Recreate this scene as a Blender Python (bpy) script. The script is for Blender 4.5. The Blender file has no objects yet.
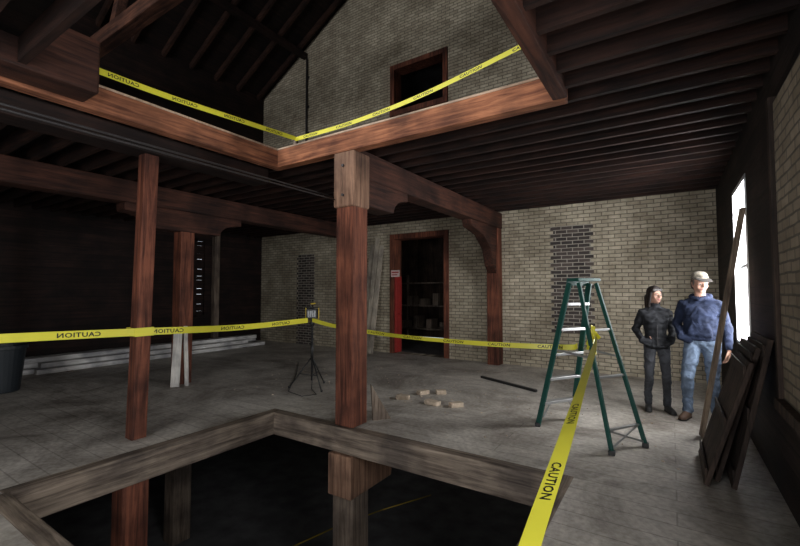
import bpy, bmesh, math, random
from mathutils import Vector, Matrix, noise as mnoise
from mathutils.bvhtree import BVHTree
random.seed(7)
scene = bpy.context.scene
scene.view_settings.view_transform = 'Standard'
COL = scene.collection

# ------------------------------------------------------------ materials
def new_mat(name):
    m = bpy.data.materials.new(name); m.use_nodes = True
    nt = m.node_tree; b = nt.nodes['Principled BSDF']
    return m, nt, b
def plain(name, col, rough=0.6, metal=0.0, bump=0.0, bscale=40, var=0.0):
    m, nt, b = new_mat(name)
    b.inputs['Roughness'].default_value = rough
    b.inputs['Metallic'].default_value = metal
    tc = nt.nodes.new('ShaderNodeTexCoord')
    n = nt.nodes.new('ShaderNodeTexNoise'); n.inputs['Scale'].default_value = bscale
    n.inputs['Detail'].default_value = 5
    nt.links.new(tc.outputs['Object'], n.inputs['Vector'])
    r = nt.nodes.new('ShaderNodeValToRGB')
    v = max(var, 0.04)
    r.color_ramp.elements[0].color = (*[c*(1-v) for c in col], 1)
    r.color_ramp.elements[1].color = (*[min(1, c*(1+v)) for c in col], 1)
    r.color_ramp.elements[0].position = .3; r.color_ramp.elements[1].position = .7
    nt.links.new(n.outputs['Fac'], r.inputs['Fac'])
    nt.links.new(r.outputs['Color'], b.inputs['Base Color'])
    if bump > 0:
        bp = nt.nodes.new('ShaderNodeBump'); bp.inputs['Strength'].default_value = bump
        bp.inputs['Distance'].default_value = .01
        nt.links.new(n.outputs['Fac'], bp.inputs['Height'])
        nt.links.new(bp.outputs['Normal'], b.inputs['Normal'])
    return m
def wood(name, dark, light, axis='z', rough=.75, freq=14, plank=None, bump=.5):
    m, nt, b = new_mat(name)
    b.inputs['Roughness'].default_value = rough
    b.inputs['Specular IOR Level'].default_value = .3
    L = nt.links.new
    tc = nt.nodes.new('ShaderNodeTexCoord')
    mp = nt.nodes.new('ShaderNodeMapping')
    sc = {'x': (.9, freq, freq), 'y': (freq, .9, freq), 'z': (freq, freq, .9)}[axis]
    mp.inputs['Scale'].default_value = sc
    L(tc.outputs['Object'], mp.inputs['Vector'])
    n = nt.nodes.new('ShaderNodeTexNoise'); n.inputs['Scale'].default_value = 1.6
    n.inputs['Detail'].default_value = 8; n.inputs['Roughness'].default_value = .65
    n.inputs['Distortion'].default_value = .5
    L(mp.outputs['Vector'], n.inputs['Vector'])
    n2 = nt.nodes.new('ShaderNodeTexNoise'); n2.inputs['Scale'].default_value = 2.2
    n2.inputs['Detail'].default_value = 6
    L(tc.outputs['Object'], n2.inputs['Vector'])
    r = nt.nodes.new('ShaderNodeValToRGB')
    r.color_ramp.elements[0].color = (*dark, 1); r.color_ramp.elements[0].position = .36
    r.color_ramp.elements[1].color = (*light, 1); r.color_ramp.elements[1].position = .66
    L(n.outputs['Fac'], r.inputs['Fac'])
    mx = nt.nodes.new('ShaderNodeMix'); mx.data_type = 'RGBA'; mx.blend_type = 'MULTIPLY'
    mx.inputs[0].default_value = .9
    r2 = nt.nodes.new('ShaderNodeValToRGB')
    r2.color_ramp.elements[0].color = (.35, .35, .38, 1); r2.color_ramp.elements[0].position = .35
    r2.color_ramp.elements[1].color = (1, 1, 1, 1); r2.color_ramp.elements[1].position = .6
    L(n2.outputs['Fac'], r2.inputs['Fac'])
    L(r.outputs['Color'], mx.inputs[6]); L(r2.outputs['Color'], mx.inputs[7])
    out = mx.outputs[2]
    hgt = n.outputs['Fac']
    if plank:
        sp = nt.nodes.new('ShaderNodeSeparateXYZ'); L(tc.outputs['Object'], sp.inputs[0])
        d = nt.nodes.new('ShaderNodeMath'); d.operation = 'DIVIDE'; d.inputs[1].default_value = plank[1]
        L(sp.outputs[plank[0]], d.inputs[0])
        f = nt.nodes.new('ShaderNodeMath'); f.operation = 'FRACT'; L(d.outputs[0], f.inputs[0])
        g = nt.nodes.new('ShaderNodeMath'); g.operation = 'GREATER_THAN'; g.inputs[1].default_value = .06
        L(f.outputs[0], g.inputs[0])
        fl = nt.nodes.new('ShaderNodeMath'); fl.operation = 'FLOOR'; L(d.outputs[0], fl.inputs[0])
        wn = nt.nodes.new('ShaderNodeTexWhiteNoise'); wn.noise_dimensions = '1D'; L(fl.outputs[0], wn.inputs['W'])
        mr = nt.nodes.new('ShaderNodeMapRange'); mr.inputs[3].default_value = .6; mr.inputs[4].default_value = 1.15
        L(wn.outputs['Value'], mr.inputs[0])
        mm = nt.nodes.new('ShaderNodeMath'); mm.operation = 'MULTIPLY'; L(mr.outputs[0], mm.inputs[0])
        gg = nt.nodes.new('ShaderNodeMapRange'); gg.inputs[3].default_value = plank[2]; gg.inputs[4].default_value = 1
        L(g.outputs[0], gg.inputs[0]); L(gg.outputs[0], mm.inputs[1])
        vm = nt.nodes.new('ShaderNodeVectorMath'); vm.operation = 'SCALE'
        L(out, vm.inputs[0]); L(mm.outputs[0], vm.inputs['Scale'])
        out = vm.outputs[0]
    L(out, b.inputs['Base Color'])
    bp = nt.nodes.new('ShaderNodeBump'); bp.inputs['Strength'].default_value = bump
    bp.inputs['Distance'].default_value = .012
    L(hgt, bp.inputs['Height']); L(bp.outputs['Normal'], b.inputs['Normal'])
    return m
def brick(name, c1, c2, mortar, patch=.6, plane='xz'):
    m, nt, b = new_mat(name); L = nt.links.new
    b.inputs['Roughness'].default_value = .9
    tc = nt.nodes.new('ShaderNodeTexCoord')
    sp = nt.nodes.new('ShaderNodeSeparateXYZ'); L(tc.outputs['Object'], sp.inputs[0])
    cb = nt.nodes.new('ShaderNodeCombineXYZ')
    L(sp.outputs[0 if plane == 'xz' else 1], cb.inputs[0]); L(sp.outputs[2], cb.inputs[1])
    nw = nt.nodes.new('ShaderNodeTexNoise'); nw.inputs['Scale'].default_value = 6; L(cb.outputs[0], nw.inputs['Vector'])
    va = nt.nodes.new('ShaderNodeVectorMath'); va.operation = 'MULTIPLY_ADD'
    va.inputs[1].default_value = (.018, .018, 0)
    L(nw.outputs['Color'], va.inputs[0]); L(cb.outputs[0], va.inputs[2])
    bt = nt.nodes.new('ShaderNodeTexBrick')
    bt.inputs['Scale'].default_value = 1; bt.inputs['Brick Width'].default_value = .215
    bt.inputs['Row Height'].default_value = .074; bt.inputs['Mortar Size'].default_value = .009
    bt.inputs['Mortar Smooth'].default_value = .3; bt.inputs['Bias'].default_value = -.15
    bt.inputs['Color1'].default_value = (*c1, 1); bt.inputs['Color2'].default_value = (*c2, 1)
    bt.inputs['Mortar'].default_value = (*mortar, 1)
    L(va.outputs[0], bt.inputs['Vector'])
    cur = bt.outputs['Color']
    for sc, lo, p0, p1, f in ((.55, (.38, .35, .31), .38, .58, patch), (2.4, (.45, .42, .38), .36, .6, patch*.8), (14, (.55, .53, .5), .35, .62, patch*.7)):
        n = nt.nodes.new('ShaderNodeTexNoise'); n.inputs['Scale'].default_value = sc; n.inputs['Detail'].default_value = 8
        n.inputs['Roughness'].default_value = .65
        L(tc.outputs['Object'], n.inputs['Vector'])
        r = nt.nodes.new('ShaderNodeValToRGB')
        r.color_ramp.elements[0].color = (*lo, 1); r.color_ramp.elements[0].position = p0
        r.color_ramp.elements[1].color = (1, 1, 1, 1); r.color_ramp.elements[1].position = p1
        L(n.outputs['Fac'], r.inputs['Fac'])
        mx = nt.nodes.new('ShaderNodeMix'); mx.data_type = 'RGBA'; mx.blend_type = 'MULTIPLY'; mx.inputs[0].default_value = f
        L(cur, mx.inputs[6]); L(r.outputs['Color'], mx.inputs[7]); cur = mx.outputs[2]
    L(cur, b.inputs['Base Color'])
    bp = nt.nodes.new('ShaderNodeBump'); bp.inputs['Strength'].default_value = .8; bp.inputs['Distance'].default_value = .012
    bp.invert = True
    L(bt.outputs['Fac'], bp.inputs['Height']); L(bp.outputs['Normal'], b.inputs['Normal'])
    return m
def floor_mat():
    m, nt, b = new_mat('floor_dusty_boards'); L = nt.links.new
    b.inputs['Roughness'].default_value = .58
    tc = nt.nodes.new('ShaderNodeTexCoord')
    n = nt.nodes.new('ShaderNodeTexNoise'); n.inputs['Scale'].default_value = .9; n.inputs['Detail'].default_value = 12
    n.inputs['Roughness'].default_value = .74; n.inputs['Distortion'].default_value = .5
    L(tc.outputs['Object'], n.inputs['Vector'])
    r = nt.nodes.new('ShaderNodeValToRGB')
    r.color_ramp.elements[0].color = (.23, .20, .17, 1); r.color_ramp.elements[0].position = .36
    r.color_ramp.elements[1].color = (.70, .655, .585, 1); r.color_ramp.elements[1].position = .62
    L(n.outputs['Fac'], r.inputs['Fac'])
    n2 = nt.nodes.new('ShaderNodeTexNoise'); n2.inputs['Scale'].default_value = 22; n2.inputs['Detail'].default_value = 6
    L(tc.outputs['Object'], n2.inputs['Vector'])
    r2 = nt.nodes.new('ShaderNodeValToRGB')
    r2.color_ramp.elements[0].color = (.6, .58, .56, 1); r2.color_ramp.elements[0].position = .35
    r2.color_ramp.elements[1].color = (1, 1, 1, 1); r2.color_ramp.elements[1].position = .6
    L(n2.outputs['Fac'], r2.inputs['Fac'])
    mx = nt.nodes.new('ShaderNodeMix'); mx.data_type = 'RGBA'; mx.blend_type = 'MULTIPLY'; mx.inputs[0].default_value = .6
    L(r.outputs['Color'], mx.inputs[6]); L(r2.outputs['Color'], mx.inputs[7])
    bt = nt.nodes.new('ShaderNodeTexBrick'); bt.inputs['Scale'].default_value = 1
    bt.inputs['Brick Width'].default_value = 3.0; bt.inputs['Row Height'].default_value = .2
    bt.inputs['Mortar Size'].default_value = .006; bt.inputs['Color1'].default_value = (1, 1, 1, 1)
    bt.inputs['Color2'].default_value = (.74, .73, .72, 1); bt.inputs['Mortar'].default_value = (.3, .28, .26, 1)
    L(tc.outputs['Object'], bt.inputs['Vector'])
    m3 = nt.nodes.new('ShaderNodeMix'); m3.data_type = 'RGBA'; m3.blend_type = 'MULTIPLY'; m3.inputs[0].default_value = .5
    L(mx.outputs[2], m3.inputs[6]); L(bt.outputs['Color'], m3.inputs[7])
    L(m3.outputs[2], b.inputs['Base Color'])
    bp = nt.nodes.new('ShaderNodeBump'); bp.inputs['Strength'].default_value = .3; bp.inputs['Distance'].default_value = .01
    L(n2.outputs['Fac'], bp.inputs['Height']); L(bp.outputs['Normal'], b.inputs['Normal'])
    return m

POST = wood('timber_red_vertical', (.065, .02, .012), (.28, .095, .052), 'z')
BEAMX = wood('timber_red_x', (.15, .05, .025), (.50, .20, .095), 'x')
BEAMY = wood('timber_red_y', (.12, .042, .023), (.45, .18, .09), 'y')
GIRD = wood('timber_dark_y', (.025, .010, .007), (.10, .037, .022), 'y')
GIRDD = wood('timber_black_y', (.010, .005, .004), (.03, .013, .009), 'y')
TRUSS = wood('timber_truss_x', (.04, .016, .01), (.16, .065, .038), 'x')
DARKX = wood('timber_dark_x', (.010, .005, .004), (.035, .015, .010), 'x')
BLOCK = wood('timber_block', (.13, .068, .043), (.38, .22, .14), 'z')
RIMX = wood('rim_weathered_x', (.09, .066, .05), (.34, .27, .205), 'x')
RIMY = wood('rim_weathered_y', (.09, .066, .05), (.34, .27, .205), 'y')
SAWN = wood('sawn_edge', (.4, .27, .18), (.7, .52, .38), 'x')
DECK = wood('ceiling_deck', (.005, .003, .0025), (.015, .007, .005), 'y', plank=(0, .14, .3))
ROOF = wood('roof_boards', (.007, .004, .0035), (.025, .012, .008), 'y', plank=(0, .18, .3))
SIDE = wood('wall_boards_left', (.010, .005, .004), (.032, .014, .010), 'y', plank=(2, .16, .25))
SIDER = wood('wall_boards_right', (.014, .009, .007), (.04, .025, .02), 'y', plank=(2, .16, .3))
PALE = wood('pale_lumber', (.62, .6, .57), (.92, .91, .88), 'y')
PALEZ = wood('pale_lumber_vertical', (.42, .36, .28), (.7, .62, .5), 'z')
WHITEZ = wood('white_lumber_vertical', (.6, .56, .5), (.85, .82, .76), 'z')
OLDZ = wood('old_lumber_vertical', (.10, .07, .05), (.28, .22, .17), 'z')
PLKZ = wood('leaning_lumber', (.16, .11, .075), (.42, .32, .23), 'z')
DOORB = wood('old_door_wood', (.025, .017, .013), (.10, .065, .048), 'z')
BRICK = brick('brick_limewashed', (.70, .62, .47), (.47, .405, .30), (.25, .22, .17), .6)
BRICKR = brick('brick_pale_right', (.46, .38, .28), (.34, .28, .2), (.2, .175, .14), .5, 'yz')
BRICKD = brick('brick_infill_dark', (.055, .045, .042), (.15, .12, .105), (.48, .44, .37), .3)
FLOOR = floor_mat()
CONC = plain('basement_concrete', (.12, .116, .116), .85, bump=.3, bscale=3, var=.35)
YEL = plain('tape_yellow', (.78, .72, .06), .35, var=.06, bscale=3)
BLK = plain('black_ink', (.012, .012, .012), .5)
BLACK = plain('black_metal', (.02, .02, .02), .45)
IRON = plain('iron_rod', (.07, .065, .065), .5, .6)
ALU = plain('aluminium', (.5, .5, .5), .4, .7)
GREEN = plain('ladder_green', (.008, .07, .055), .45, var=.1)
RED = plain('red_paint', (.36, .03, .025), .5, var=.2, bscale=8)
WHITE = plain('white_paint', (.75, .76, .77), .5)
YPL = plain('yellow_plastic', (.6, .42, .03), .4)
BINM = plain('bin_plastic', (.012, .017, .022), .5)

# ------------------------------------------------------------ mesh helpers
def finish(bm, name, mats, parent=None, smooth=False, bevel=0, recalc=True):
    if recalc: bmesh.ops.recalc_face_normals(bm, faces=bm.faces)
    me = bpy.data.meshes.new(name); bm.to_mesh(me); bm.free()
    for m in mats: me.materials.append(m)
    o = bpy.data.objects.new(name, me); COL.objects.link(o)
    if smooth:
        for p in me.polygons: p.use_smooth = True
    if parent: o.parent = parent
    if bevel:
        bv = o.modifiers.new('bevel', 'BEVEL'); bv.width = bevel; bv.segments = 2; bv.limit_method = 'ANGLE'
    return o
def bx(bm, x0, x1, y0, y1, z0, z1, mi=0):
    vs = [bm.verts.new(p) for p in [(x0,y0,z0),(x1,y0,z0),(x1,y1,z0),(x0,y1,z0),(x0,y0,z1),(x1,y0,z1),(x1,y1,z1),(x0,y1,z1)]]
    for f in [(0,3,2,1),(4,5,6,7),(0,1,5,4),(1,2,6,5),(2,3,7,6),(3,0,4,7)]:
        fc = bm.faces.new([vs[i] for i in f]); fc.material_index = mi
    return vs
def beam(bm, p0, p1, w, h, up=(0,0,1), mi=0, taper=1.0):
    p0 = Vector(p0); p1 = Vector(p1); d = (p1-p0).normalized(); up = Vector(up)
    s = d.cross(up)
    if s.length < 1e-4: s = d.cross(Vector((1,0,0)))
    s.normalize(); u = s.cross(d).normalized()
    vs = []
    for p, k in ((p0, 1), (p1, taper)):
        for a, b in ((-1,-1),(1,-1),(1,1),(-1,1)):
            vs.append(bm.verts.new(p + s*a*w*k/2 + u*b*h*k/2))
    for f in [(0,3,2,1),(4,5,6,7),(0,1,5,4),(1,2,6,5),(2,3,7,6),(3,0,4,7)]:
        fc = bm.faces.new([vs[i] for i in f]); fc.material_index = mi
def cyl(bm, p0, p1, r0, r1=None, seg=14, mi=0):
    r1 = r0 if r1 is None else r1
    p0 = Vector(p0); p1 = Vector(p1); d = (p1-p0).normalized()
    s = d.orthogonal().normalized(); u = d.cross(s)
    A = []; Bv = []
    for i in range(seg):
        a = 2*math.pi*i/seg; o = s*math.cos(a)+u*math.sin(a)
        A.append(bm.verts.new(p0+o*r0)); Bv.append(bm.verts.new(p1+o*r1))
    for i in range(seg):
        j = (i+1) % seg
        f = bm.faces.new((A[i], A[j], Bv[j], Bv[i])); f.material_index = mi; f.smooth = True
    f = bm.faces.new(A[::-1]); f.material_index = mi
    f = bm.faces.new(Bv); f.material_index = mi
def tube(bm, pts, r, seg=8, mi=0):
    for a, b in zip(pts[:-1], pts[1:]): cyl(bm, a, b, r, r, seg, mi)
def prism_yz(bm, x0, x1, prof, mi=0):
    a = [bm.verts.new((x0, y, z)) for y, z in prof]; b = [bm.verts.new((x1, y, z)) for y, z in prof]
    n = len(prof)
    bm.faces.new(a).material_index = mi; bm.faces.new(b[::-1]).material_index = mi
    for i in range(n):
        j = (i+1) % n
        bm.faces.new((a[i], b[i], b[j], a[j])).material_index = mi
def boxobj(name, x0, x1, y0, y1, z0, z1, mat, bevel=0, parent=None):
    bm = bmesh.new(); bx(bm, x0, x1, y0, y1, z0, z1)
    return finish(bm, name, [mat], parent, bevel=bevel)
def empty(name, loc=(0,0,0)):
    e = bpy.data.objects.new(name, None); COL.objects.link(e); e.location = loc; return e

# ------------------------------------------------------------ room dims
XL, XR, YB, YN = -11.1, .68, 8.8, -3.0
ZB, ZE, ZR = -2.6, 7.9, 11.2
HX0, HX1, HY0, HY1 = -4.36, -.82, 1.09, 3.69
XM = (XL+XR)/2

bm = bmesh.new()
for a in [(XL, HX0, YN, YB), (HX1, XR, YN, YB), (HX0, HX1, YN, HY0), (HX0, HX1, HY1, YB)]:
    bx(bm, a[0], a[1], a[2], a[3], -.05, 0)
finish(bm, 'floor', [FLOOR])
bm = bmesh.new()
bx(bm, XL, XR, YN, YB, ZB-.1, ZB)
finish(bm, 'floor_basement', [CONC])
for (x0, x1, y0, y1, mt) in [(HX0-.02, HX1+.02, HY1-.02, HY1+.12, RIMX), (HX0-.12, HX0+.02, HY0-.02, HY1+.12, RIMY),
                             (HX1-.02, HX1+.10, HY0-.02, HY1+.12, RIMY), (HX0-.02, HX1+.02, HY0-.12, HY0+.02, RIMX)]:
    boxobj('floor_trimmer_beam', x0, x1, y0, y1, -.28, .004, mt, .012)
bm = bmesh.new()
y = -2.8
while y < 8.7:
    for (a, b_) in ([(XL, HX0-.16), (HX1+.16, XR)] if HY0-.2 < y < HY1+.2 else [(XL, XR)]):
        bx(bm, a, b_, y, y+.06, -.3, -.05)
    y += .45
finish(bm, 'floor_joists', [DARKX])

# walls
bm = bmesh.new()
WX0, WX1 = -6.03, -4.36
T = .32
for z in [(WX1, XR, ZB, ZE), (XL, WX0, ZB, ZE), (WX0, WX1, 3.02, 6.1), (WX0, WX1, 7.45, ZE), (WX0, WX1, ZB, 0)]:
    bx(bm, z[0], z[1], YB, YB+T, z[2], z[3])
v = [bm.verts.new(p) for p in [(XL,YB,ZE),(XR,YB,ZE),(XM,YB,ZR),(XL,YB+T,ZE),(XR,YB+T,ZE),(XM,YB+T,ZR)]]
for f in [(0,1,2),(5,4,3),(0,2,5,3),(1,4,5,2),(0,3,4,1)]: bm.faces.new([v[i] for i in f])
finish(bm, 'wall_back', [BRICK])
for nm, xa, xb, za, zb in (('a', -2.05, -1.24, .74, 2.886), ('b', -9.45, -8.7, 0.0, 2.664)):
    bm = bmesh.new(); z = za; k = 0
    while z < zb-.01:
        o = .06 if k % 2 else 0
        bx(bm, xa+o, xb-o*.8, YB-.010, YB-.001, z, z+.074); z += .074; k += 1
    finish(bm, 'brick_infill', [BRICKD])
bm = bmesh.new()
for zz in (4.5, 6.3, 7.1, 8.0): bx(bm, -9.12, -9.0, YB-.03, YB-.001, zz, zz+.06)
cyl(bm, (-9.06, YB-.06, 3.5), (-9.06, YB-.06, 8.6), .03)
finish(bm, 'iron_downpipe', [IRON])
# left wall
bm = bmesh.new()
bx(bm, XL-.15, XL, YN, 6.3, ZB, ZE); bx(bm, XL-.15, XL, 6.85, YB+T, ZB, ZE)
bx(bm, XL-.15, XL, 6.3, 6.85, ZB, .9); bx(bm, XL-.15, XL, 6.3, 6.85, 3.0, ZE)
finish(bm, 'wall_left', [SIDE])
bm = bmesh.new()
z = .9
k = 0
while z < 3.0:
    h = .11 + .2*((k*37) % 5)/5
    bx(bm, XL-.1, XL-.06, 6.28, 6.87, z, z+h)
    z += h+.004+.008*((k*13) % 4)/4; k += 1
bx(bm, XL-.06, XL+.0, 6.50, 6.62, .85, 3.05)
finish(bm, 'vent_louvre', [SIDE])
bm = bmesh.new()
for yy in (7.05,): bx(bm, XL+.02, XL+.17, yy, yy+.16, 0, 3.25)
finish(bm, 'wall_studs', [OLDZ], bevel=.01)
# right wall with windows
bm = bmesh.new()
W = .12
wins = [(5.55, 6.62), (.5, 1.9), (-1.9, -.4)]  # only the first is in view; the second was added for its light
wz0, wz1 = .93, 2.8
prev = YN
for a, b_ in sorted(wins):
    bx(bm, XR, XR+W, prev, a, ZB, ZE); prev = b_
    bx(bm, XR, XR+W, a, b_, ZB, wz0); bx(bm, XR, XR+W, a, b_, wz1, ZE)
bx(bm, XR, XR+W, prev, YB+T, ZB, ZE)
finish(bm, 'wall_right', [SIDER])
for i, (a, b_) in enumerate(wins):
    bm = bmesh.new()
    t = .05
    bx(bm, XR-.01, XR+W, a, a+t, wz0, wz1); bx(bm, XR-.01, XR+W, b_-t, b_, wz0, wz1)
    bx(bm, XR-.01, XR+W, a, b_, wz1-t, wz1); bx(bm, XR-.01, XR+W, a, b_, wz0, wz0+t)
    bx(bm, XR+.05, XR+.08, a, b_, (wz0+wz1)/2-.02, (wz0+wz1)/2+.02)
    bx(bm, XR+.05, XR+.08, (a+b_)/2-.015, (a+b_)/2+.015, wz0, wz1)
    finish(bm, 'window_%d' % (i+1), [WHITE], bevel=.004)
boxobj('wall_right_brick_bay', XR-.02, XR, 2.3, 4.0, .8, 2.95, BRICKR)
boxobj('trim_1', XR-.07, XR, 2.3, 4.05, .72, .8, DOORB, .006)
boxobj('trim_2', XR-.05, XR, 4.0, 4.07, .72, 3.0, DOORB, .006)
# near wall
bm = bmesh.new()
dx0, dx1 = -3.6, -.6
ux0, ux1 = -8.5, -2.0
bx(bm, XL, dx0, YN-.3, YN, ZB, 4.3); bx(bm, dx1, XR, YN-.3, YN, ZB, 4.3)
bx(bm, dx0, dx1, YN-.3, YN, 2.9, 4.3); bx(bm, dx0, dx1, YN-.3, YN, ZB, 0)
bx(bm, XL, ux0, YN-.3, YN, 4.3, ZE); bx(bm, ux1, XR, YN-.3, YN, 4.3, ZE); bx(bm, ux0, ux1, YN-.3, YN, 6.6, ZE)
v = [bm.verts.new(p) for p in [(XL,YN,ZE),(XR,YN,ZE),(XM,YN,ZR),(XL,YN-.3,ZE),(XR,YN-.3,ZE),(XM,YN-.3,ZR)]]
for f in [(0,1,2),(5,4,3),(0,2,5,3),(1,4,5,2),(0,3,4,1)]: bm.faces.new([v[i] for i in f])
finish(bm, 'wall_near', [BRICK])
# roof
bm = bmesh.new()
for sx in (XL, XR):
    a = [(sx, ZE), (XM, ZR), (XM, ZR+.15), (sx, ZE+.15)]
    A = [bm.verts.new((p[0], YN-.3, p[1])) for p in a]; Bq = [bm.verts.new((p[0], YB+T, p[1])) for p in a]
    bm.faces.new(A); bm.faces.new(Bq[::-1])
    for i in range(4):
        j = (i+1) % 4; bm.faces.new((A[i], Bq[i], Bq[j], A[j]))
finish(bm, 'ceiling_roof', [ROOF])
bm = bmesh.new()
y = -2.7
while y < 8.7:
    for sx in (XL, XR):
        beam(bm, (sx, y, ZE-.08), (XM, y, ZR-.08), .07, .16)
    y += .75
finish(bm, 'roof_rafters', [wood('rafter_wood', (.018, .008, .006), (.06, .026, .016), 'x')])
bm = bmesh.new()
for fr in (.33, .75):
    for sx in (XL, XR):
        xx = sx+(XM-sx)*fr; bx(bm, xx-.08, xx+.08, YN, YB, ZE+(ZR-ZE)*fr-.36, ZE+(ZR-ZE)*fr-.2)
finish(bm, 'roof_purlins', [GIRDD], bevel=.01)
for yy in (-.6, 3.35):
    bm = bmesh.new()
    bx(bm, XL, XR, yy-.12, yy+.12, 6.15, 6.42)
    bx(bm, XM-.1, XM+.1, yy-.1, yy+.1, 6.42, ZR-.15)
    for s in (-1, 1): beam(bm, (XM+s*3.2, yy, 6.4), (XM+s*1.5, yy, 9.9), .16, .16, (0,1,0))
    finish(bm, 'roof_truss', [TRUSS], bevel=.012)

# upper storey floor = ceiling of the lower room
bm = bmesh.new()
for a in [(XL, HX0-.1, YN, YB), (HX1+.08, XR, YN, YB), (HX0-.1, HX1+.08, YN, HY0), (HX0-.1, HX1+.08, HY1+.1, YB)]:
    bx(bm, a[0], a[1], a[2], a[3], 3.46, 3.5)
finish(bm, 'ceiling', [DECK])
bm = bmesh.new()
y = -2.8
while y < 8.72:
    if HY0-.1 < y < HY1+.12: segs = [(XL, HX0-.12), (HX1+.12, XR)]
    else: segs = [(XL, XR)]
    for a, b_ in segs: bx(bm, a, b_, y, y+.05, 3.27, 3.46)
    y += .29
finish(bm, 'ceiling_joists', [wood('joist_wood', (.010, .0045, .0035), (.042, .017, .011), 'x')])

def rim(x0, x1, y0, y1, mt, z0=3.22, z1=3.45):
    bm = bmesh.new(); bx(bm, x0, x1, y0, y1, z0, z1, 0); bx(bm, x0-.004, x1+.004, y0-.004, y1+.004, z1, z1+.022, 1)
    finish(bm, 'opening_rim_beam', [mt, SAWN], bevel=.008)
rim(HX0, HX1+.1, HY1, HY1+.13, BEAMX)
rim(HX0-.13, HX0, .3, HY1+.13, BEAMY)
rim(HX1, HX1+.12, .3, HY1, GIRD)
boxobj('cut_timber_beam', -4.34, -4.02, YN, 1.5, 3.24, 3.7, GIRD, .02)
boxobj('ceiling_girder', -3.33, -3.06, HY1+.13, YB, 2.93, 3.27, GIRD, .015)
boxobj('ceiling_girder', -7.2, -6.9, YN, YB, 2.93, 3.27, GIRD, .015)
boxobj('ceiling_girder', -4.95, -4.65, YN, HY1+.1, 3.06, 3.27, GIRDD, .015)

# centre post with block and curved bolster
cp = empty('timber_column')
px, py = -3.2, 3.85
boxobj('shaft', px-.135, px+.135, py-.135, py+.135, 0.006, 2.58, POST, .015, cp)
bm = bmesh.new(); bx(bm, px-.155, px+.155, py-.165, py+.15, 2.56, 3.22)
finish(bm, 'splice_block', [BLOCK], cp, bevel=.02)
def bolster(name, x0, x1, ya, yb, zt, zb, mat, parent, cv=.35, both=False):
    bm = bmesh.new(); pr = [(ya, zt), (yb, zt), (yb, zt-(zt-zb)*.35)]
    for i in range(1, 7):
        a = i/6*math.pi/2
        pr.append((yb-cv*math.sin(a), zt-(zt-zb)*(.35+.65*(1-math.cos(a)))))
    if both:
        for i in range(6, 0, -1):
            a = i/6*math.pi/2
            pr.append((ya+cv*math.sin(a), zt-(zt-zb)*(.35+.65*(1-math.cos(a)))))
        pr.append((ya, zt-(zt-zb)*.35))
    else: pr.append((ya, zb))
    prism_yz(bm, x0, x1, pr)
    return finish(bm, name, [mat], parent, bevel=.012)
bolster('bolster', px-.14, px+.14, py+.15, py+1.05, 2.93, 2.6, GIRD, cp)
bm = bmesh.new()
for zz in (2.7, 3.05): cyl(bm, (px, py-.165, zz), (px, py-.185, zz), .018, seg=6)
finish(bm, 'bolts', [IRON], cp)
c2 = empty('timber_column')
boxobj('shaft', -7.17, -6.93, 3.84, 4.08, 0, 2.6, POST, .015, c2)
bolster('bolster', -7.19, -6.91, 2.95, 5.0, 2.93, 2.58, GIRD, c2, .45, True)
c3 = empty('timber_column')
boxobj('shaft', -3.33, -3.07, 8.53, 8.79, 0, 2.93, POST, .015, c3)
bm = bmesh.new()
prism_yz(bm, -3.3, -3.1, [(8.53, 2.93), (7.2, 2.93), (7.25, 2.8), (7.8, 2.7), (8.2, 2.45), (8.35, 2.1), (8.53, 1.95)])
finish(bm, 'bracket', [GIRD], c3, bevel=.012)
bm = bmesh.new(); beam(bm, (-4.84, 2.24, 0), (-4.78, 2.27, 3.06), .15, .15, (0,1,0))
finish(bm, 'prop_post', [POST], bevel=.01)
b1 = empty('basement_column')
boxobj('shaft', -4.62, -4.39, 1.93, 2.17, ZB, -.28, POST, .015, b1)
b1c = empty('basement_column')
boxobj('shaft', px-.15, px+.15, py-.15, py+.15, ZB, -.7, OLDZ, .015, b1c)
bolster('capital', px-.17, px+.17, py-.21, py+1.0, -.29, -.76, BLOCK, b1c, .4)
b1d = empty('basement_column')
boxobj('shaft', -7.2, -6.9, 3.8, 4.1, ZB, -.3, OLDZ, .015, b1d)

bm = bmesh.new()
cyl(bm, (-3.33, YN, 2.66), (-3.33, 3.69, 2.66), .008); cyl(bm, (-3.42, YN, 2.72), (-3.42, 3.75, 2.72), .008)
finish(bm, 'iron_tie_rod', [IRON])

# ---------------------------------------------------- doorway + upper window frames
def frame(name, x0, x1, z0, z1, mat, sill=False, w=.13):
    bm = bmesh.new()
    bx(bm, x0, x0+w, YB-.04, YB+T, z0, z1); bx(bm, x1-w, x1, YB-.04, YB+T, z0, z1)
    bx(bm, x0, x1, YB-.045, YB+T, z1-w, z1)
    if sill: bx(bm, x0, x1, YB-.06, YB+T, z0, z0+w)
    return finish(bm, name, [mat], bevel=.008)
frame('door_1', WX0, WX1, 0, 3.02, POST)
frame('window_4', WX0, WX1, 6.1, 7.45, POST, True)
bm = bmesh.new()
ax0, ax1, ay0, ay1 = -8.5, -2.5, YB+T, 12.5
bx(bm, ax0, ax1, ay1, ay1+.1, 0, 8.2); bx(bm, ax0-.1, ax0, ay0, ay1, 0, 8.2); bx(bm, ax1, ax1+.1, ay0, ay1, 0, 8.2)
finish(bm, 'wall_annex', [wood('annex_boards', (.05, .03, .022), (.14, .09, .065), 'z', plank=(0, .2, .3))])
bm = bmesh.new()
bx(bm, ax0, ax1, ay0, ay1, -.1, -.01); bx(bm, ax0, ax1, ay0, ay1, 3.4, 3.5); bx(bm, ax0, ax1, ay0, ay1, 8.2, 8.3)
finish(bm, 'floor_annex', [CONC])
bm = bmesh.new()
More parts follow.
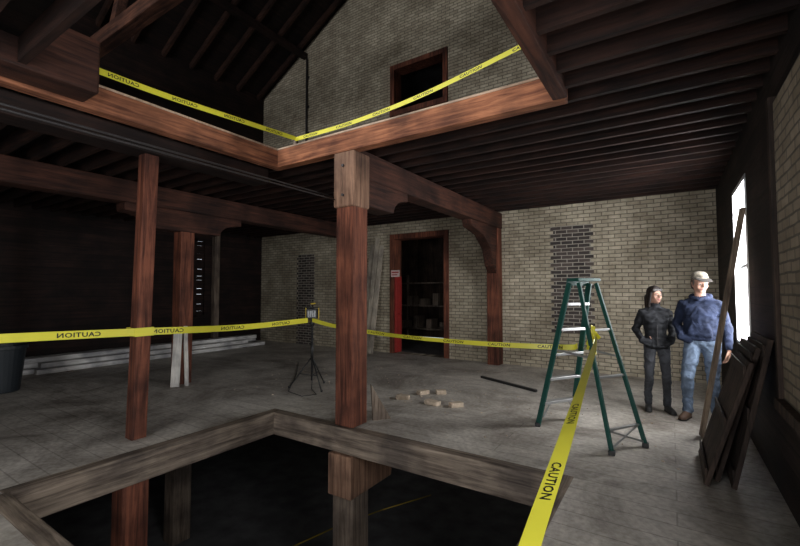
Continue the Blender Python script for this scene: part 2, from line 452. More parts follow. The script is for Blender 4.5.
for xx in (-7.3, -5.6):
    for yy in (11.0, 11.6): bx(bm, xx, xx+.06, yy, yy+.06, 0, 2.1)
for zz in (.4, 1.1, 1.8): bx(bm, -7.3, -5.54, 11, 11.66, zz, zz+.04)
for i in range(7):
    xx = -7.2+i*.23; zz = (.44, 1.14)[i % 2]
    bx(bm, xx, xx+.18, 11.1, 11.5, zz, zz+.2+.08*(i % 3))
finish(bm, 'storage_rack', [OLDZ])
rd = empty('red_door')
bm = bmesh.new()
beam(bm, (-5.86, YB+.1, .02), (-5.86, YB+.1, 1.95), .06, .24, (0,1,0))
bx(bm, -5.82, -5.80, YB+.02, YB+.18, .3, .9); bx(bm, -5.82, -5.80, YB+.02, YB+.18, 1.1, 1.75)
cyl(bm, (-5.80, YB+.03, 1.0), (-5.74, YB+.03, 1.0), .02)
finish(bm, 'door_leaf', [RED], rd, bevel=.005)
bm = bmesh.new(); bx(bm, -5.97, -5.72, YB-.06, YB-.046, 1.93, 2.1, 0)
bx(bm, -5.95, -5.74, YB-.064, YB-.06, 2.03, 2.06, 1); bx(bm, -5.95, -5.78, YB-.064, YB-.06, 1.97, 1.995, 1)
finish(bm, 'warning_sign', [plain('sign_white', (.7, .55, .52), .5), RED])
lb = empty('leaning_boards')
for i, (xx, h) in enumerate([(-6.62, 2.8), (-6.45, 2.95), (-6.3, 2.75)]):
    bm = bmesh.new(); beam(bm, (xx, 8.35-.02*i, .0+.01), (xx+.06, 8.75-.02*i, h), .13, .03, (0,1,0))
    finish(bm, 'board_%d' % i, [PALEZ], lb, bevel=.004)
bm = bmesh.new()
beam(bm, (-6.80, 3.72, .01), (-6.88, 3.80, .95), .13, .03, (1,-1,0)); beam(bm, (-6.7, 3.86, .01), (-6.88, 3.92, .98), .06, .03, (1,0,0))
finish(bm, 'leaning_plank', [WHITEZ], bevel=.003)

lp = empty('lumber_pile')
k = 0
for lay in range(3):
    for j in range(4-lay):
        x = -10.55 + j*.19 + lay*.08; y0 = 2.7+random.uniform(-.15, .5)
        bm = bmesh.new(); z = .055+lay*.1
        beam(bm, (x, y0, z), (x+random.uniform(-.05, .08), 8.1-random.uniform(0, .6), z), .16, .085)
        finish(bm, 'board_%d' % k, [PALE], lp, bevel=.004); k += 1
bm = bmesh.new()
for yy in (3.3, 5.4, 7.3): bx(bm, -10.75, -9.85, yy, yy+.09, 0.0, .015)
finish(bm, 'bearers', [OLDZ], lp)

bm = bmesh.new()
c = Vector((-8.8, 2.1, 0))
rings = [(0, .2), (.02, .21), (.66, .27), (.67, .295), (.72, .295), (.72, .26), (.1, .19)]
prev = None
for z, r in rings:
    ring = [bm.verts.new(c+Vector((r*math.cos(a*math.pi/14), r*math.sin(a*math.pi/14), z))) for a in range(28)]
    if prev:
        for i in range(28): bm.faces.new((prev[i], prev[(i+1) % 28], ring[(i+1) % 28], ring[i]))
    else: bm.faces.new(ring[::-1])
    prev = ring
bm.faces.new(prev)
finish(bm, 'waste_bin', [BINM])

# ---------------------------------------------------- step ladder
ld = empty('step_ladder')
fd = Vector((-.845, .535, 0)); wd = Vector((.535, .845, 0)); up = Vector((0,0,1))
tc_ = Vector((-.80, 4.93, 1.66))
def lerp(a, b, t): return a+(b-a)*t
FN, FF = Vector((-1.33, 4.98, 0)), Vector((-1.04, 5.44, 0))
RN, RF = Vector((-.51, 4.5, 0)), Vector((-.25, 4.91, 0))
fnt, fft = tc_-wd*.15+fd*.06, tc_+wd*.15+fd*.06
rnt, rft = tc_-wd*.13-fd*.05, tc_+wd*.13-fd*.05
bm = bmesh.new()
for a, b_ in ((FN, fnt), (FF, fft)): beam(bm, a+up*.02, b_, .026, .065, fd)
for a, b_ in ((RN, rnt), (RF, rft)): beam(bm, a+up*.02, b_, .024, .045, fd)
finish(bm, 'rails', [GREEN], ld, bevel=.005)
bm = bmesh.new()
for i in range(1, 6):
    t = i*.285/1.66; a = lerp(FN, fnt, t); b_ = lerp(FF, fft, t)
    beam(bm, a, b_, .085, .03)
    for e, s in ((a, 1), (b_, -1)):
        beam(bm, e+wd*s*.015, e+wd*s*.1, .03, .012)
        if i == 1: beam(bm, e-up*.16, e+wd*s*.12, .012, .02)
for t in (.13, .42, .7):
    beam(bm, lerp(RN, rnt, t), lerp(RF, rft, t), .03, .022)
beam(bm, lerp(RN, rnt, .03), lerp(RF, rft, .13), .012, .02); beam(bm, lerp(RF, rft, .03), lerp(RN, rnt, .13), .012, .02)
for A, B_, C, D_ in ((FN, fnt, RN, rnt), (FF, fft, RF, rft)):
    beam(bm, lerp(A, B_, .55), lerp(C, D_, .53), .006, .025)
finish(bm, 'steps_and_braces', [ALU], ld, bevel=.003)
bm = bmesh.new()
beam(bm, tc_-wd*.17+up*.035, tc_+wd*.17+up*.035, .16, .035)
beam(bm, tc_-wd*.17+fd*.08, tc_+wd*.17+fd*.08, .012, .06)
finish(bm, 'top_cap', [GREEN], ld, bevel=.012)
bm = bmesh.new()
for p in (FN, FF, RN, RF): bx(bm, p.x-.03, p.x+.03, p.y-.03, p.y+.03, 0, .045)
finish(bm, 'rubber_feet', [BLACK], ld, bevel=.006)

# ---------------------------------------------------- tripod work light
tl = empty('tripod_work_light')
c = Vector((-4.93, 4.93, 0))
bm = bmesh.new()
cyl(bm, c+up*.12, c+up*1.08, .014); cyl(bm, c+up*.45, c+up*.75, .021)
for a in (100, 215, 340):
    d = Vector((math.cos(math.radians(a)), math.sin(math.radians(a)), 0))
    cyl(bm, c+up*.5, c+d*.36+up*.012, .011); cyl(bm, c+up*.2, c+d*.2+up*.23, .008); cyl(bm, c+d*.36+up*.0, c+d*.36+up*.03, .018)
cyl(bm, c+up*1.0, c+up*1.1, .03)
finish(bm, 'stand', [BLACK], tl)
bm = bmesh.new()
hc = c+up*1.2
fw = Vector((.55, -.83, .0)).normalized(); sd = Vector((.83, .55, 0)).normalized()
beam(bm, hc-fw*.06, hc+fw*.05, .17, .15, mi=0)
beam(bm, hc-fw*.1, hc-fw*.06, .12, .1, mi=0)
for s in (-1, 1):
    cyl(bm, hc+sd*s*.105-up*.12, hc+sd*s*.105+up*.1, .009, mi=1)
cyl(bm, hc-sd*.105-up*.12, hc+sd*.105-up*.12, .009, mi=1)
cyl(bm, hc-sd*.105+up*.1, hc+sd*.105+up*.1, .009, mi=0)
cyl(bm, hc-sd*.03+up*.1, hc-sd*.03+up*.16, .012, mi=0); cyl(bm, hc-sd*.03+up*.16, hc+sd*.05+up*.17, .012, mi=1)
for i in range(5):
    o = sd*(-.07+.035*i); cyl(bm, hc+fw*.07+o-up*.07, hc+fw*.07+o+up*.07, .003, mi=0)
beam(bm, hc+fw*.05, hc+fw*.055, .14, .11, mi=2)
finish(bm, 'lamp_head', [BLACK, YPL, plain('lamp_glass', (.12, .125, .12), .15)], tl, bevel=.003)
bm = bmesh.new()
tube(bm, [c+Vector(p) for p in [(0,0,1.1), (.05,-.03,.8), (.03,.0,.4), (.1,-.1,.01), (.4,-.3,.01), (.3,-.5,.01), (-.1,-.4,.01), (-.9,.5,.01), (-2.0,1.6,.01)]], .006)
finish(bm, 'power_cord', [BLACK], tl)

# ---------------------------------------------------- caution tape
tcurve = bpy.data.curves.new('txt', 'FONT'); tcurve.body = 'CAUTION'; tcurve.resolution_u = 2; tcurve.offset = .022
tcurve.space_character = 1.08
tob = bpy.data.objects.new('txt', tcurve); COL.objects.link(tob)
dg = bpy.context.evaluated_depsgraph_get()
tm = bpy.data.meshes.new_from_object(tob.evaluated_get(dg))
TV = [v.co.copy() for v in tm.vertices]; TF = [tuple(p.vertices) for p in tm.polygons]
bpy.data.objects.remove(tob)
tx0 = min(v.x for v in TV); tx1 = max(v.x for v in TV); ty0 = min(v.y for v in TV); ty1 = max(v.y for v in TV)
def catmull(P, n=24):
    out = []
    Q = [P[0]*2-P[1]]+P+[P[-1]*2-P[-2]]
    for i in range(1, len(Q)-2):
        for k in range(n):
            t = k/n
            out.append(.5*((2*Q[i])+(-Q[i-1]+Q[i+1])*t+(2*Q[i-1]-5*Q[i]+4*Q[i+1]-Q[i+2])*t*t+(-Q[i-1]+3*Q[i]-3*Q[i+1]+Q[i+2])*t**3))
    out.append(P[-1]); return out
def ribbon(name, pts, ups=None, w=.078, gap=.33, s0=.1, rev=False, parent=None):
    P = [Vector(p) for p in pts]; U = [Vector(u).normalized() for u in (ups or [(0,0,1)]*len(P))]
    P = catmull(P); U = [u.normalized() for u in catmull(U)]
    S = [0]
    for a, b_ in zip(P[:-1], P[1:]): S.append(S[-1]+(b_-a).length)
    def at(s):
        s = min(max(s, 0), S[-1]-1e-5)
        lo, hi = 0, len(S)-1
        while hi-lo > 1:
            m = (lo+hi)//2
            if S[m] <= s: lo = m
            else: hi = m
        t = (s-S[lo])/max(1e-6, S[hi]-S[lo])
        p = P[lo].lerp(P[hi], t); u = U[lo].lerp(U[hi], t).normalized(); d = (P[hi]-P[lo]).normalized()
        return p, u, d.cross(u).normalized()
    bm = bmesh.new(); prev = None
    for p, u in zip(P, U):
        c_ = (bm.verts.new(p+u*w/2), bm.verts.new(p), bm.verts.new(p-u*w/2))
        if prev:
            bm.faces.new((prev[0], prev[1], c_[1], c_[0])); bm.faces.new((prev[1], prev[2], c_[2], c_[1]))
        prev = c_
    for f in bm.faces: f.smooth = True
    sc = w*.58/(ty1-ty0); tl_ = (tx1-tx0)*sc*1.25
    s = s0
    while s+tl_ < S[-1]:
        for side in (-1, 1):
            vs = []
            for v in TV:
                xx = (v.x-tx0)*sc*1.25; xx = s+(tl_-xx if rev else xx)
                p, u, n = at(xx)
                vs.append(bm.verts.new(p+u*((v.y-(ty0+ty1)/2)*sc)+n*.0015*side))
            for f in TF:
                try: fc = bm.faces.new([vs[i] for i in f]); fc.material_index = 1
                except ValueError: pass
        s += tl_+gap
    return finish(bm, name, [YEL, BLK], parent, recalc=False)
t1 = ribbon('caution_tape', [(-4.69, -2.9, 1.25), (-4.70, -.6, 1.21), (-4.69, 1.08, 1.175), (-4.735, 2.25, 1.135), (-4.80, 3.5, 1.09), (-4.90, 4.80, 1.10)],
       ups=[(0,0,1), (0,0,1), (.02,0,1), (0,0,1), (.25,0,1), (0,0,1)], rev=True, s0=.1, gap=.5)
bm = bmesh.new()
loopp = [(-4.725, 2.15), (-4.725, 2.345), (-4.915, 2.345), (-4.915, 2.15)]
vs = [[bm.verts.new((x, y, z)) for x, y in loopp] for z in (1.09, 1.18)]
for i in range(4):
    j = (i+1) % 4; bm.faces.new((vs[0][i], vs[0][j], vs[1][j], vs[1][i]))
finish(bm, 'tape_wrap', [YEL], t1)
ribbon('caution_tape', [(-4.90, 4.9, 1.10), (-4.5, 4.92, 1.03), (-4.0, 4.95, .98), (-3.17, 4.98, .925), (-2.0, 5.05, .90), (-1.05, 5.1, .92), (-.9, 5.06, .95)],
       ups=[(0,0,1), (.4,.6,1), (.1,.3,1), (0,.9,1), (0,.5,1), (0,0,1), (0,0,1)], w=.062, s0=.5)
ribbon('caution_tape', [(-.66, 4.74, 1.12), (-.62, 4.2, 1.0), (-.55, 3.2, .88), (-.47, 2.2, .79), (-.41, 1.41, .73), (-.36, .7, .62), (-.3, 0.1, .3), (-.3, -.5, .01)],
       ups=[(0,.2,1), (.8,0,.5), (1,0,.5), (1,0,.1), (1,0,.2), (1,0,.2), (1,0,.2), (1,0,0)], w=.074, s0=1.9, gap=.5, rev=False)
bm = bmesh.new()
kc = Vector((-.69, 4.72, 1.12))
for i in range(5):
    a = i*1.3; d = Vector((math.cos(a)*.05, math.sin(a)*.05, -.03-.03*i))
    beam(bm, kc-d*.3+up*.05, kc+d*1.3, .04, .004, (math.sin(a), math.cos(a), .3))
beam(bm, kc+up*.06, kc-up*.1, .03, .03)
finish(bm, 'tape_knot', [YEL], ld, bevel=.002)
ribbon('caution_tape', [(-4.2, 1.53, 3.52), (-4.25, 2.2, 3.555), (-4.27, 3.1, 3.615), (-4.3, 3.95, 3.68)], w=.06, s0=.1, rev=True)
ribbon('caution_tape', [(-4.3, 3.95, 3.67), (-3.3, 3.97, 3.69), (-2.3, 3.98, 3.78), (-1.2, 4.0, 3.98), (-.54, 4.02, 4.12)], w=.055, s0=.15)
boxobj('upper_guard_post', -.52, -.43, 3.98, 4.07, 3.5, 4.4, OLDZ, .005)
boxobj('upper_guard_stake', -4.36, -4.31, 3.96, 4.01, 3.5, 3.72, OLDZ, .005)

# ---------------------------------------------------- loose things on floor
def loose(name, cx, cy, cz, l, w, h, rot, mat, tilt=0):
    bm = bmesh.new(); bx(bm, -l/2, l/2, -w/2, w/2, -h/2, h/2)
    bmesh.ops.transform(bm, matrix=Matrix.Translation((cx, cy, cz)) @ Matrix.Rotation(rot, 4, 'Z') @ Matrix.Rotation(tilt, 4, 'Y'), verts=bm.verts)
    return finish(bm, name, [mat], bevel=.006)
SB = plain('scrap_brick', (.50, .40, .30), .9, bump=.4, bscale=20, var=.25)
for (x, y, r, l) in [(-3.30, 5.14, .3, .19), (-3.20, 5.55, 1.2, .18), (-2.80, 5.12, -.2, .22), (-2.48, 5.2, .9, .18), (-2.98, 5.72, .6, .15)]:
    loose('scrap_block', x, y, .031, l, .10, .06, r, SB)
loose('steel_bar', -2.35, 6.9, .02, 1.25, .05, .04, -.45, BLACK)
bm = bmesh.new()
v = [bm.verts.new((p[0]-.06, p[1]+.0, p[2])) for p in [(-3.0, 4.1, 0), (-2.86, 4.28, 0), (-3.0, 4.06, .44), (-3.03, 4.12, 0), (-2.89, 4.30, 0), (-3.03, 4.08, .44)]]
for f in [(0,1,2),(5,4,3),(0,3,4,1),(1,4,5,2),(2,5,3,0)]: bm.faces.new([v[i] for i in f])
finish(bm, 'plywood_offcut', [OLDZ])
bm = bmesh.new()
for i in range(420):
    x = random.gauss(-3.0, 2.4); y = random.gauss(6.0, 1.3); s = random.uniform(.004, .018); a = random.uniform(0, 3)
    if not (-9 < x < .4 and 4.0 < y < 8.6): continue
    dx, dy = math.cos(a)*s, math.sin(a)*s
    q = [(x-dx, y-dy), (x+dy*.5, y-dx*.5), (x+dx, y+dy), (x-dy*.5, y+dx*.5)]
    h = s*.5
    v0 = [bm.verts.new((p[0], p[1], 0)) for p in q]; v1 = [bm.verts.new((p[0]*.7+x*.3, p[1]*.7+y*.3, h)) for p in q]
    bm.faces.new(v1)
    for k in range(4): bm.faces.new((v0[k], v0[(k+1) % 4], v1[(k+1) % 4], v1[k]))
finish(bm, 'floor_debris', [SB])
bm = bmesh.new()
tube(bm, [Vector(p) for p in [(-5.6, 3.9, ZB+.01), (-5.25, 4.91, ZB+.01), (-5.04, 5.74, ZB+.01), (-4.7, 6.6, ZB+.01), (-4.2, 7.6, ZB+.01)]], .011)
finish(bm, 'yellow_cord', [plain('cord_yellow', (.5, .36, .03), .5)])

bm = bmesh.new(); beam(bm, (.24, 5.57, .01), (.635, 5.44, 2.42), .10, .028, (1, .2, 0))
finish(bm, 'leaning_plank', [PLKZ], bevel=.004)
for i, (y0, y1, xb, h) in enumerate([(4.2, 5.0, .38, 1.2), (4.3, 5.15, .28, 1.12), (4.16, 4.98, .20, 1.02)]):
    p = empty('old_door_panel')
    xt = .63-.06*i
    bm = bmesh.new()
    beam(bm, (xb, (y0+y1)/2, .02), (xt, (y0+y1)/2, h), y1-y0, .035, (1,0,0))
    finish(bm, 'leaf', [DOORB], p, bevel=.004)
    bm = bmesh.new()
    for f in (.08, .5, .92):
        q = Vector((xb, 0, .02)).lerp(Vector((xt, 0, h)), f)
        beam(bm, (q.x-.022, y0+.02, q.z), (q.x-.022, y1-.02, q.z), .015, .1)
    finish(bm, 'battens', [DOORB], p)

# ---------------------------------------------------- people
def sphere_pts(c, r, n=16, m=10):
    out = []
    for i in range(m+1):
        th = math.pi*i/m
        for j in range(n):
            ph = 2*math.pi*j/n
            out.append(Vector((c[0]+r[0]*math.sin(th)*math.cos(ph), c[1]+r[1]*math.sin(th)*math.sin(ph), c[2]+r[2]*math.cos(th))))
            if i in (0, m): break
    return out
def hull(*ells, M=None):
    bm = bmesh.new()
    for c, r in ells:
        if not isinstance(r, (tuple, list)): r = (r, r, r)
        for p in sphere_pts(c, r):
            bm.verts.new(M @ p if M else p)
    bmesh.ops.convex_hull(bm, input=bm.verts)
    dead = [v for v in bm.verts if not v.link_faces]
    for v in dead: bm.verts.remove(v)
    bmesh.ops.recalc_face_normals(bm, faces=bm.faces)
    return bm
def blob(name, parts, mats, parent, voxel=.009, smooth=5, folds=()):
    big = bmesh.new(); trees = []
    for mi, b in parts:
        me = bpy.data.meshes.new('t'); b.to_mesh(me); trees.append((mi, BVHTree.FromBMesh(b))); big.from_mesh(me); b.free()
        bpy.data.meshes.remove(me)
    o = finish(big, name, [], None, recalc=False)
    r = o.modifiers.new('r', 'REMESH'); r.mode = 'VOXEL'; r.voxel_size = voxel; r.use_smooth_shade = True
    s = o.modifiers.new('s', 'SMOOTH'); s.factor = .5; s.iterations = smooth
    dg = bpy.context.evaluated_depsgraph_get(); dg.update()
    me = bpy.data.meshes.new_from_object(o.evaluated_get(dg))
    o.modifiers.clear(); o.data = me
    me.materials.clear()
    for m in mats: me.materials.append(m)
    vl = {}
    for p in me.polygons:
        c = p.center; best = 9; bi = 0
        for mi, t in trees:
            h = t.find_nearest(c, .06)
            if h[0] is None: continue
            d = h[3]
            if (c-h[0]).dot(h[1]) < 0 and d >= .012: d += .02
            if d < best-1e-5: best = d; bi = mi
        p.material_index = bi; p.use_smooth = True
        for v in p.vertices: vl.setdefault(v, set()).add(bi)
    if folds:
        # cloth folds: push cloth vertices along their normals by stretched noise
        nor = [v.normal.copy() for v in me.vertices]
        for v in me.vertices:
            ls = vl.get(v.index, set())
            if ls and ls <= set(folds):
                c = v.co
                n1 = mnoise.noise(Vector((c.x*9+3, c.y*9, c.z*17+c.x*9)))
                n2 = mnoise.noise(Vector((c.x*22, c.y*22+5, c.z*30-c.x*16)))
                v.co = c+nor[v.index]*(.010*n1+.005*n2)
    o.parent = parent
    return o
def hand_parts(w, mi=0, curl=.35, inward=1):
    w = Vector(w); P = []
    P.append((mi, hull((w+Vector((0,0,.02)), .024), (w+Vector((0,-.0,-.02)), (.02,.03,.02)))))
    P.append((mi, hull((w+Vector((0,0,-.02)), (.017,.03,.02)), (w+Vector((inward*.004,0,-.085)), (.014,.04,.012)))))
    for k, (yo, ln) in enumerate([(-.031,.078), (-.0105,.088), (.0105,.082), (.031,.064)]):
        a = w+Vector((inward*.004, yo*.95, -.088)); c1 = curl+.08*k
        b = a+Vector((inward*math.sin(c1)*ln*.5, yo*.1, -math.cos(c1)*ln*.5))
        c2 = c1+.5; c = b+Vector((inward*math.sin(c2)*ln*.3, 0, -math.cos(c2)*ln*.3))
        c3 = c2+.4; d = c+Vector((inward*math.sin(c3)*ln*.22, 0, -math.cos(c3)*ln*.22))
        P += [(mi, hull((a, .0095), (b, .0088))), (mi, hull((b, .0088), (c, .008))), (mi, hull((c, .008), (d, .007)))]
    a = w+Vector((inward*.004, -.026, -.03)); b = a+Vector((inward*.012, -.028, -.028)); c = b+Vector((inward*.008, -.01, -.028)); d = c+Vector((inward*.006, 0, -.02))
    P += [(mi, hull((a, .014), (b, .012))), (mi, hull((b, .0115), (c, .0098))), (mi, hull((c, .0098), (d, .008)))]
    return P
def fabric(name, col, scale=18, bump=.6, rough=.9, puffer=False):
    m, nt, b = new_mat(name); L = nt.links.new
    b.inputs['Roughness'].default_value = rough
    b.inputs['Specular IOR Level'].default_value = .2
    tc = nt.nodes.new('ShaderNodeTexCoord'); n = nt.nodes.new('ShaderNodeTexNoise')
    n.inputs['Scale'].default_value = scale*.5; n.inputs['Detail'].default_value = 4; n.inputs['Distortion'].default_value = 1.4
    L(tc.outputs['Object'], n.inputs['Vector'])
    r = nt.nodes.new('ShaderNodeValToRGB')
    r.color_ramp.elements[0].color = (*[c*.55 for c in col], 1); r.color_ramp.elements[1].color = (*[min(1, c*1.4) for c in col], 1)
    r.color_ramp.elements[0].position = .3; r.color_ramp.elements[1].position = .7
    L(n.outputs['Fac'], r.inputs['Fac']); L(r.outputs['Color'], b.inputs['Base Color'])
    bp = nt.nodes.new('ShaderNodeBump'); bp.inputs['Strength'].default_value = bump; bp.inputs['Distance'].default_value = .04
    src = n.outputs['Fac']
    if puffer:
        wv = nt.nodes.new('ShaderNodeTexWave'); wv.bands_direction = 'Z'; wv.inputs['Scale'].default_value = 3.6
        wv.inputs['Distortion'].default_value = 1.5; L(tc.outputs['Object'], wv.inputs['Vector'])
        ad = nt.nodes.new('ShaderNodeMath'); ad.operation = 'MULTIPLY_ADD'; ad.inputs[1].default_value = .35
        L(wv.outputs['Fac'], ad.inputs[0]); L(n.outputs['Fac'], ad.inputs[2]); src = ad.outputs[0]
    L(src, bp.inputs['Height']); L(bp.outputs['Normal'], b.inputs['Normal'])
    return m
SKIN = plain('skin', (.38, .21, .15), .65, var=.06, bscale=15)
LIP = plain('lips', (.27, .10, .085), .5)
HAIRM = plain('hair_short_brown', (.03, .02, .015), .6, bump=.5, bscale=60)
HAIRW = plain('hair_dark', (.018, .012, .01), .45, bump=.5, bscale=60)
NAVY = fabric('sweatshirt_navy', (.016, .022, .045), 12, .8)
JEAN = fabric('jeans_blue', (.14, .185, .26), 14, .8)
JKT = fabric('jacket_black', (.020, .021, .024), 12, rough=.7, puffer=True)
PANT = fabric('trousers_charcoal', (.06, .062, .07), 14)
BOOTM = plain('boots_brown', (.09, .05, .03), .6)
BOOTB = plain('shoes_black', (.02, .02, .02), .5)
CAPM = plain('cap_camo', (.15, .13, .10), .85, bscale=26, var=.85)
CAPB = plain('cap_bill', (.03, .024, .02), .85)
SOLE = plain('boot_sole', (.02, .018, .016), .8)

def person(name, loc, rotz, scale, female, head_turn, tilt=0):
    e = empty(name, loc); e.rotation_euler = (0, 0, rotz); e.scale = (scale,)*3
    kw = .9 if female else 1.0
    leg = .86 if female else 1.0
    P = []
    top, pan, sk, boot, lip, sole = 0, 1, 2, 3, 4, 5
    stance = ((-1, -.10, .02), (1, .12, -.04)) if female else ((-1, -.15, -.06), (1, .11, .08))
    for s, fx, fy in stance:
        hip = Vector((s*.09*kw+.01, 0, .92)); kn = Vector((fx*.92, fy*.8-.035, .50)); an = Vector((fx, fy+.02, .10))
        P.append((pan, hull((hip, .100*leg), (kn, .068*leg))))
        P.append((pan, hull((kn, .068*leg), (kn.lerp(an, .35)+Vector((0, .015, 0)), .066*leg), (an+Vector((0, .02, .16)), .056*leg))))
        P.append((pan, hull((an+Vector((0, .02, .16)), .056*leg), (an, (.060*leg, .070*leg, .045)))))
        P.append((boot, hull((Vector((fx, fy+.03, .05)), (.042, .05, .05)), (Vector((fx+s*.015, fy-.06, .045)), (.046, .05, .04)), (Vector((fx+s*.03, fy-.15, .035)), (.042, .05, .03)))))
        P.append((sole, hull((Vector((fx, fy+.03, .012)), (.047, .055, .012)), (Vector((fx+s*.03, fy-.155, .012)), (.048, .055, .012)))))
    P.append((pan, hull((Vector((.01, .01, .93)), (.165*kw, .118, .09)), (Vector((0, 0, 1.0)), (.15*kw, .105, .06)))))
    sh = .158*kw
    hemz = .88 if female else .95
    wst = .152*kw if female else .178
    P.append((top, hull((Vector((.01, 0, hemz+.02)), (.183*kw, .135, .035)), (Vector((0, 0, 1.08)), (wst, .125, .08)))))
    P.append((top, hull((Vector((0, 0, 1.08)), (wst, .125, .08)), (Vector((0, -.005, 1.26)), (.178*kw, .13, .10)))))
    P.append((top, hull((Vector((0, -.005, 1.26)), (.178*kw, .13, .10)), (Vector((-sh, .005, 1.385)), .055), (Vector((sh, .005, 1.38)), .055))))
    P.append((top, hull((Vector((-sh, .008, 1.385)), .052), (Vector((sh, .008, 1.38)), .052), (Vector((0, .012, 1.475)), (.062, .06, .02)))))
    if female:
        P.append((top, hull((Vector((-.06, -.07, 1.25)), .06), (Vector((.06, -.07, 1.25)), .06))))
        P.append((top, hull((Vector((0, .005, 1.46)), (.072, .07, .03)), (Vector((0, 0, 1.505)), (.064, .064, .02)))))
    else:
        P.append((top, hull((Vector((-.08, .06, 1.47)), .042), (Vector((.08, .06, 1.47)), .042), (Vector((0, .1, 1.45)), .058))))
        P.append((top, hull((Vector((-.072, -.03, 1.46)), .027), (Vector((0, -.085, 1.435)), .022))))
        P.append((top, hull((Vector((.072, -.03, 1.46)), .027), (Vector((0, -.085, 1.435)), .022))))
        P.append((top, hull((Vector((-.10, -.108, 1.02)), .035), (Vector((.10, -.108, 1.02)), .035), (Vector((-.07, -.108, 1.13)), .03), (Vector((.07, -.108, 1.13)), .03))))
    hands = []
    if female:
        arms = [(-1, (-.235, .07, 1.13), (-.185, -.09, .985), True), (1, (.225, .08, 1.14), (.18, -.08, .985), True)]
    else:
        arms = [(-1, (-.25, .05, 1.13), (-.19, -.10, .98), True), (1, (.252, .04, 1.12), (.268, -.06, .88), False)]
    for s, el, wr, pocket in arms:
        el = Vector(el); wr = Vector(wr); s0 = Vector((s*(sh+.015), .008, 1.375))
        P.append((top, hull((s0, .062), (el, .052)))); P.append((top, hull((el, .052), (wr+Vector((0, 0, .02)), .041))))
        P.append((top, hull((wr+Vector((0, 0, .035)), .043), (wr+Vector((0, 0, .0)), .039))))
        if pocket:
            P.append((top, hull((wr, .042), (Vector((s*.12, -.105, .965)), (.05, .034, .055)))))
            hands.append((s, Vector((s*.095, -.035, 1.10)), .15, -s))   # tucked inside the pocket
        else:
            hands.append((s, wr+Vector((0, -.005, -.02)), .3, -s))
    H = Matrix.Translation((0, -.01, 1.505)) @ Matrix.Rotation(head_turn, 4, 'Z') @ Matrix.Rotation(tilt, 4, 'X') @ Matrix.Scale(1.05, 4)
    P.append((sk, hull((Vector((0, .01, 1.44)), .056*kw), (Vector((0, .0, 1.56)), .054*kw))))
    def h(*ells, mi=sk): P.append((mi, hull(*ells, M=H)))
    h((Vector((0, .012, .155)), (.074, .092, .082)), (Vector((0, -.005, .10)), (.066, .078, .06)))
    h((Vector((0, -.01, .10)), (.064, .074, .05)), (Vector((0, -.055, .035)), (.032, .03, .022)), (Vector((-.035, .0, .05)), .025), (Vector((.035, .0, .05)), .025))
    h((Vector((0, -.083, .132)), .009), (Vector((0, -.107, .093)), (.011, .011, .009)))
    h((Vector((-.012, -.092, .090)), .008), (Vector((.012, -.092, .090)), .008))
    for s in (-1, 1):
        h((Vector((s*.012, -.078, .138)), .010), (Vector((s*.045, -.066, .138)), .011))
        h((Vector((s*.04, -.055, .095)), .022), (Vector((s*.032, -.066, .08)), .014))
        h((Vector((s*.073, .015, .125)), (.008, .018, .020)), (Vector((s*.071, .008, .09)), (.006, .010, .012)))
    h((Vector((-.018, -.083, .060)), .006), (Vector((0, -.088, .062)), .007), (Vector((.018, -.083, .060)), .006), mi=lip)
    blob('body', P, [JKT if female else NAVY, PANT if female else JEAN, SKIN, BOOTB if female else BOOTM, LIP, SOLE], e, .0085, 4, folds=(0, 1))
    for s, w, cu, inw in hands:
        blob('hand_left' if s > 0 else 'hand_right', hand_parts(w, 0, cu, inw), [SKIN], e, .0035, 2)
    bm = bmesh.new()
    for s in (-1, 1):
        for rr, off, mi in ((.011, 0, 0), (.006, -.0068, 1)):
            r = bmesh.ops.create_uvsphere(bm, u_segments=12, v_segments=8, radius=rr, matrix=H @ Matrix.Translation((s*.030, -.071+off, .119)))
            for v in r['verts']:
                for f in v.link_faces: f.material_index = mi; f.smooth = True
        beam(bm, H @ Vector((s*.014, -.090, .141)), H @ Vector((s*.046, -.078, .143)), .004, .006, mi=2)
    finish(bm, 'eyes', [plain('eye_white', (.4, .38, .36), .3), plain('iris', (.05, .03, .02), .2), HAIRW], e)
    if female:
        Q = [(0, hull((Vector((0, .022, .168)), (.082, .094, .082)), (Vector((0, .045, .10)), (.078, .066, .06)), M=H)),
             (0, hull((Vector((-.05, -.045, .185)), .03), (Vector((.05, -.045, .185)), .03), (Vector((0, .0, .215)), .04), M=H)),
             (0, hull((Vector((-.072, -.01, .16)), (.016, .035, .04)), (Vector((-.074, .02, .05)), (.018, .035, .04)), (Vector((-.07, .03, -.03)), (.02, .03, .03)), M=H)),
             (0, hull((Vector((.072, -.01, .16)), (.016, .035, .04)), (Vector((.074, .02, .05)), (.018, .035, .04)), (Vector((.07, .03, -.03)), (.02, .03, .03)), M=H)),
             (0, hull((Vector((-.05, .07, .09)), .045), (Vector((.05, .07, .09)), .045), (Vector((-.05, .085, -.05)), .03), (Vector((.05, .085, -.05)), .03), M=H))]
        blob('hair', Q, [HAIRW], e, .007, 3)
        bm = bmesh.new(); beam(bm, (0, -.146, .92), (0, -.141, 1.22), .007, .005, (0,1,0)); finish(bm, 'zip', [IRON], e)
    else:
        Q = [(0, hull((Vector((0, .03, .14)), (.080, .086, .06)), (Vector((0, .045, .085)), (.071, .061, .05)), M=H)),
             (0, hull((Vector((-.074, -.015, .15)), (.007, .017, .03)), (Vector((-.073, -.01, .11)), (.006, .010, .02)), M=H)),
             (0, hull((Vector((.074, -.015, .15)), (.007, .017, .03)), (Vector((.073, -.01, .11)), (.006, .010, .02)), M=H))]
        blob('hair', Q, [HAIRM], e, .006, 2)
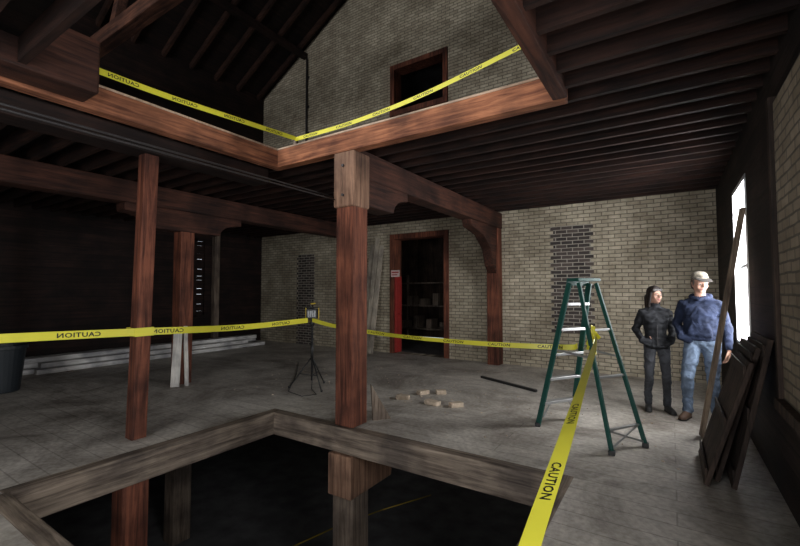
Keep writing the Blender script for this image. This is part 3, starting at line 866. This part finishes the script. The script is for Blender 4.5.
        Q = [(0, hull((Vector((0, .008, .180)), (.086, .104, .024)), (Vector((0, .012, .212)), (.077, .090, .052)), M=H)),
             (1, hull((Vector((0, -.075, .178)), (.080, .03, .008)), (Vector((0, -.16, .158)), (.062, .035, .007)), M=H))]
        blob('baseball_cap', Q, [CAPM, CAPB], e, .006, 2)
    return e
person('man_in_cap', (.30, 6.34, 0), math.radians(-10), 1.02, False, math.radians(30), math.radians(6))
person('woman_in_jacket', (-.185, 6.50, 0), math.radians(12), .93, True, math.radians(26), math.radians(0))

# ---------------------------------------------------- lights
def area(name, loc, rot, sx, sy, power, col=(1,1,1)):
    l = bpy.data.lights.new(name, 'AREA'); l.shape = 'RECTANGLE'; l.size = sx; l.size_y = sy; l.energy = power; l.color = col
    o = bpy.data.objects.new(name, l); COL.objects.link(o); o.location = loc; o.rotation_euler = rot; return o
R = math.radians
cool = (.98, .985, 1.0)
for i, ((a, b_), pw) in enumerate(zip(wins, (125, 55, 60))):  # second lamp is added fill from off view, brightening floor and posts
    area('window_and_fill_light_%d' % (i+1), (XR+.16, (a+b_)/2, (wz0+wz1)/2), (R(90), 0, R(90)), b_-a-.1, wz1-wz0-.1, pw, cool)
area('daylight_doorway', ((dx0+dx1)/2, YN-.15, 1.45), (R(90), 0, 0), dx1-dx0, 2.8, 125, cool)
area('upper_fill_opening', ((ux0+ux1)/2, YN-.15, 5.4), (R(90), 0, 0), ux1-ux0, 2.2, 440, cool)  # unseen near-gable opening, added so light reaches the upper brickwork
area('basement_fill', (-2.5, YN+.1, -1.2), (R(90), 0, 0), 2.5, .8, 32, cool)  # no hatch here; lamp added to lift the basement out of black
w = bpy.data.worlds.new('overcast'); scene.world = w; w.use_nodes = True
nt = w.node_tree; bg = nt.nodes['Background']
sky = nt.nodes.new('ShaderNodeTexSky'); sky.sky_type = 'HOSEK_WILKIE'; sky.turbidity = 9
mixn = nt.nodes.new('ShaderNodeMix'); mixn.data_type = 'RGBA'; mixn.inputs[0].default_value = .8
mixn.inputs[7].default_value = (.85, .92, 1, 1); nt.links.new(sky.outputs[0], mixn.inputs[6])
nt.links.new(mixn.outputs[2], bg.inputs[0]); bg.inputs[1].default_value = 1.2

# ---------------------------------------------------- camera
cam = bpy.data.cameras.new('camera'); cam.sensor_width = 36; cam.lens = 415/800*36; cam.clip_start = .05
co = bpy.data.objects.new('camera', cam); COL.objects.link(co)
co.location = (0, 0, 1.57); co.rotation_euler = (R(92.5), 0, R(33.1))
scene.camera = co
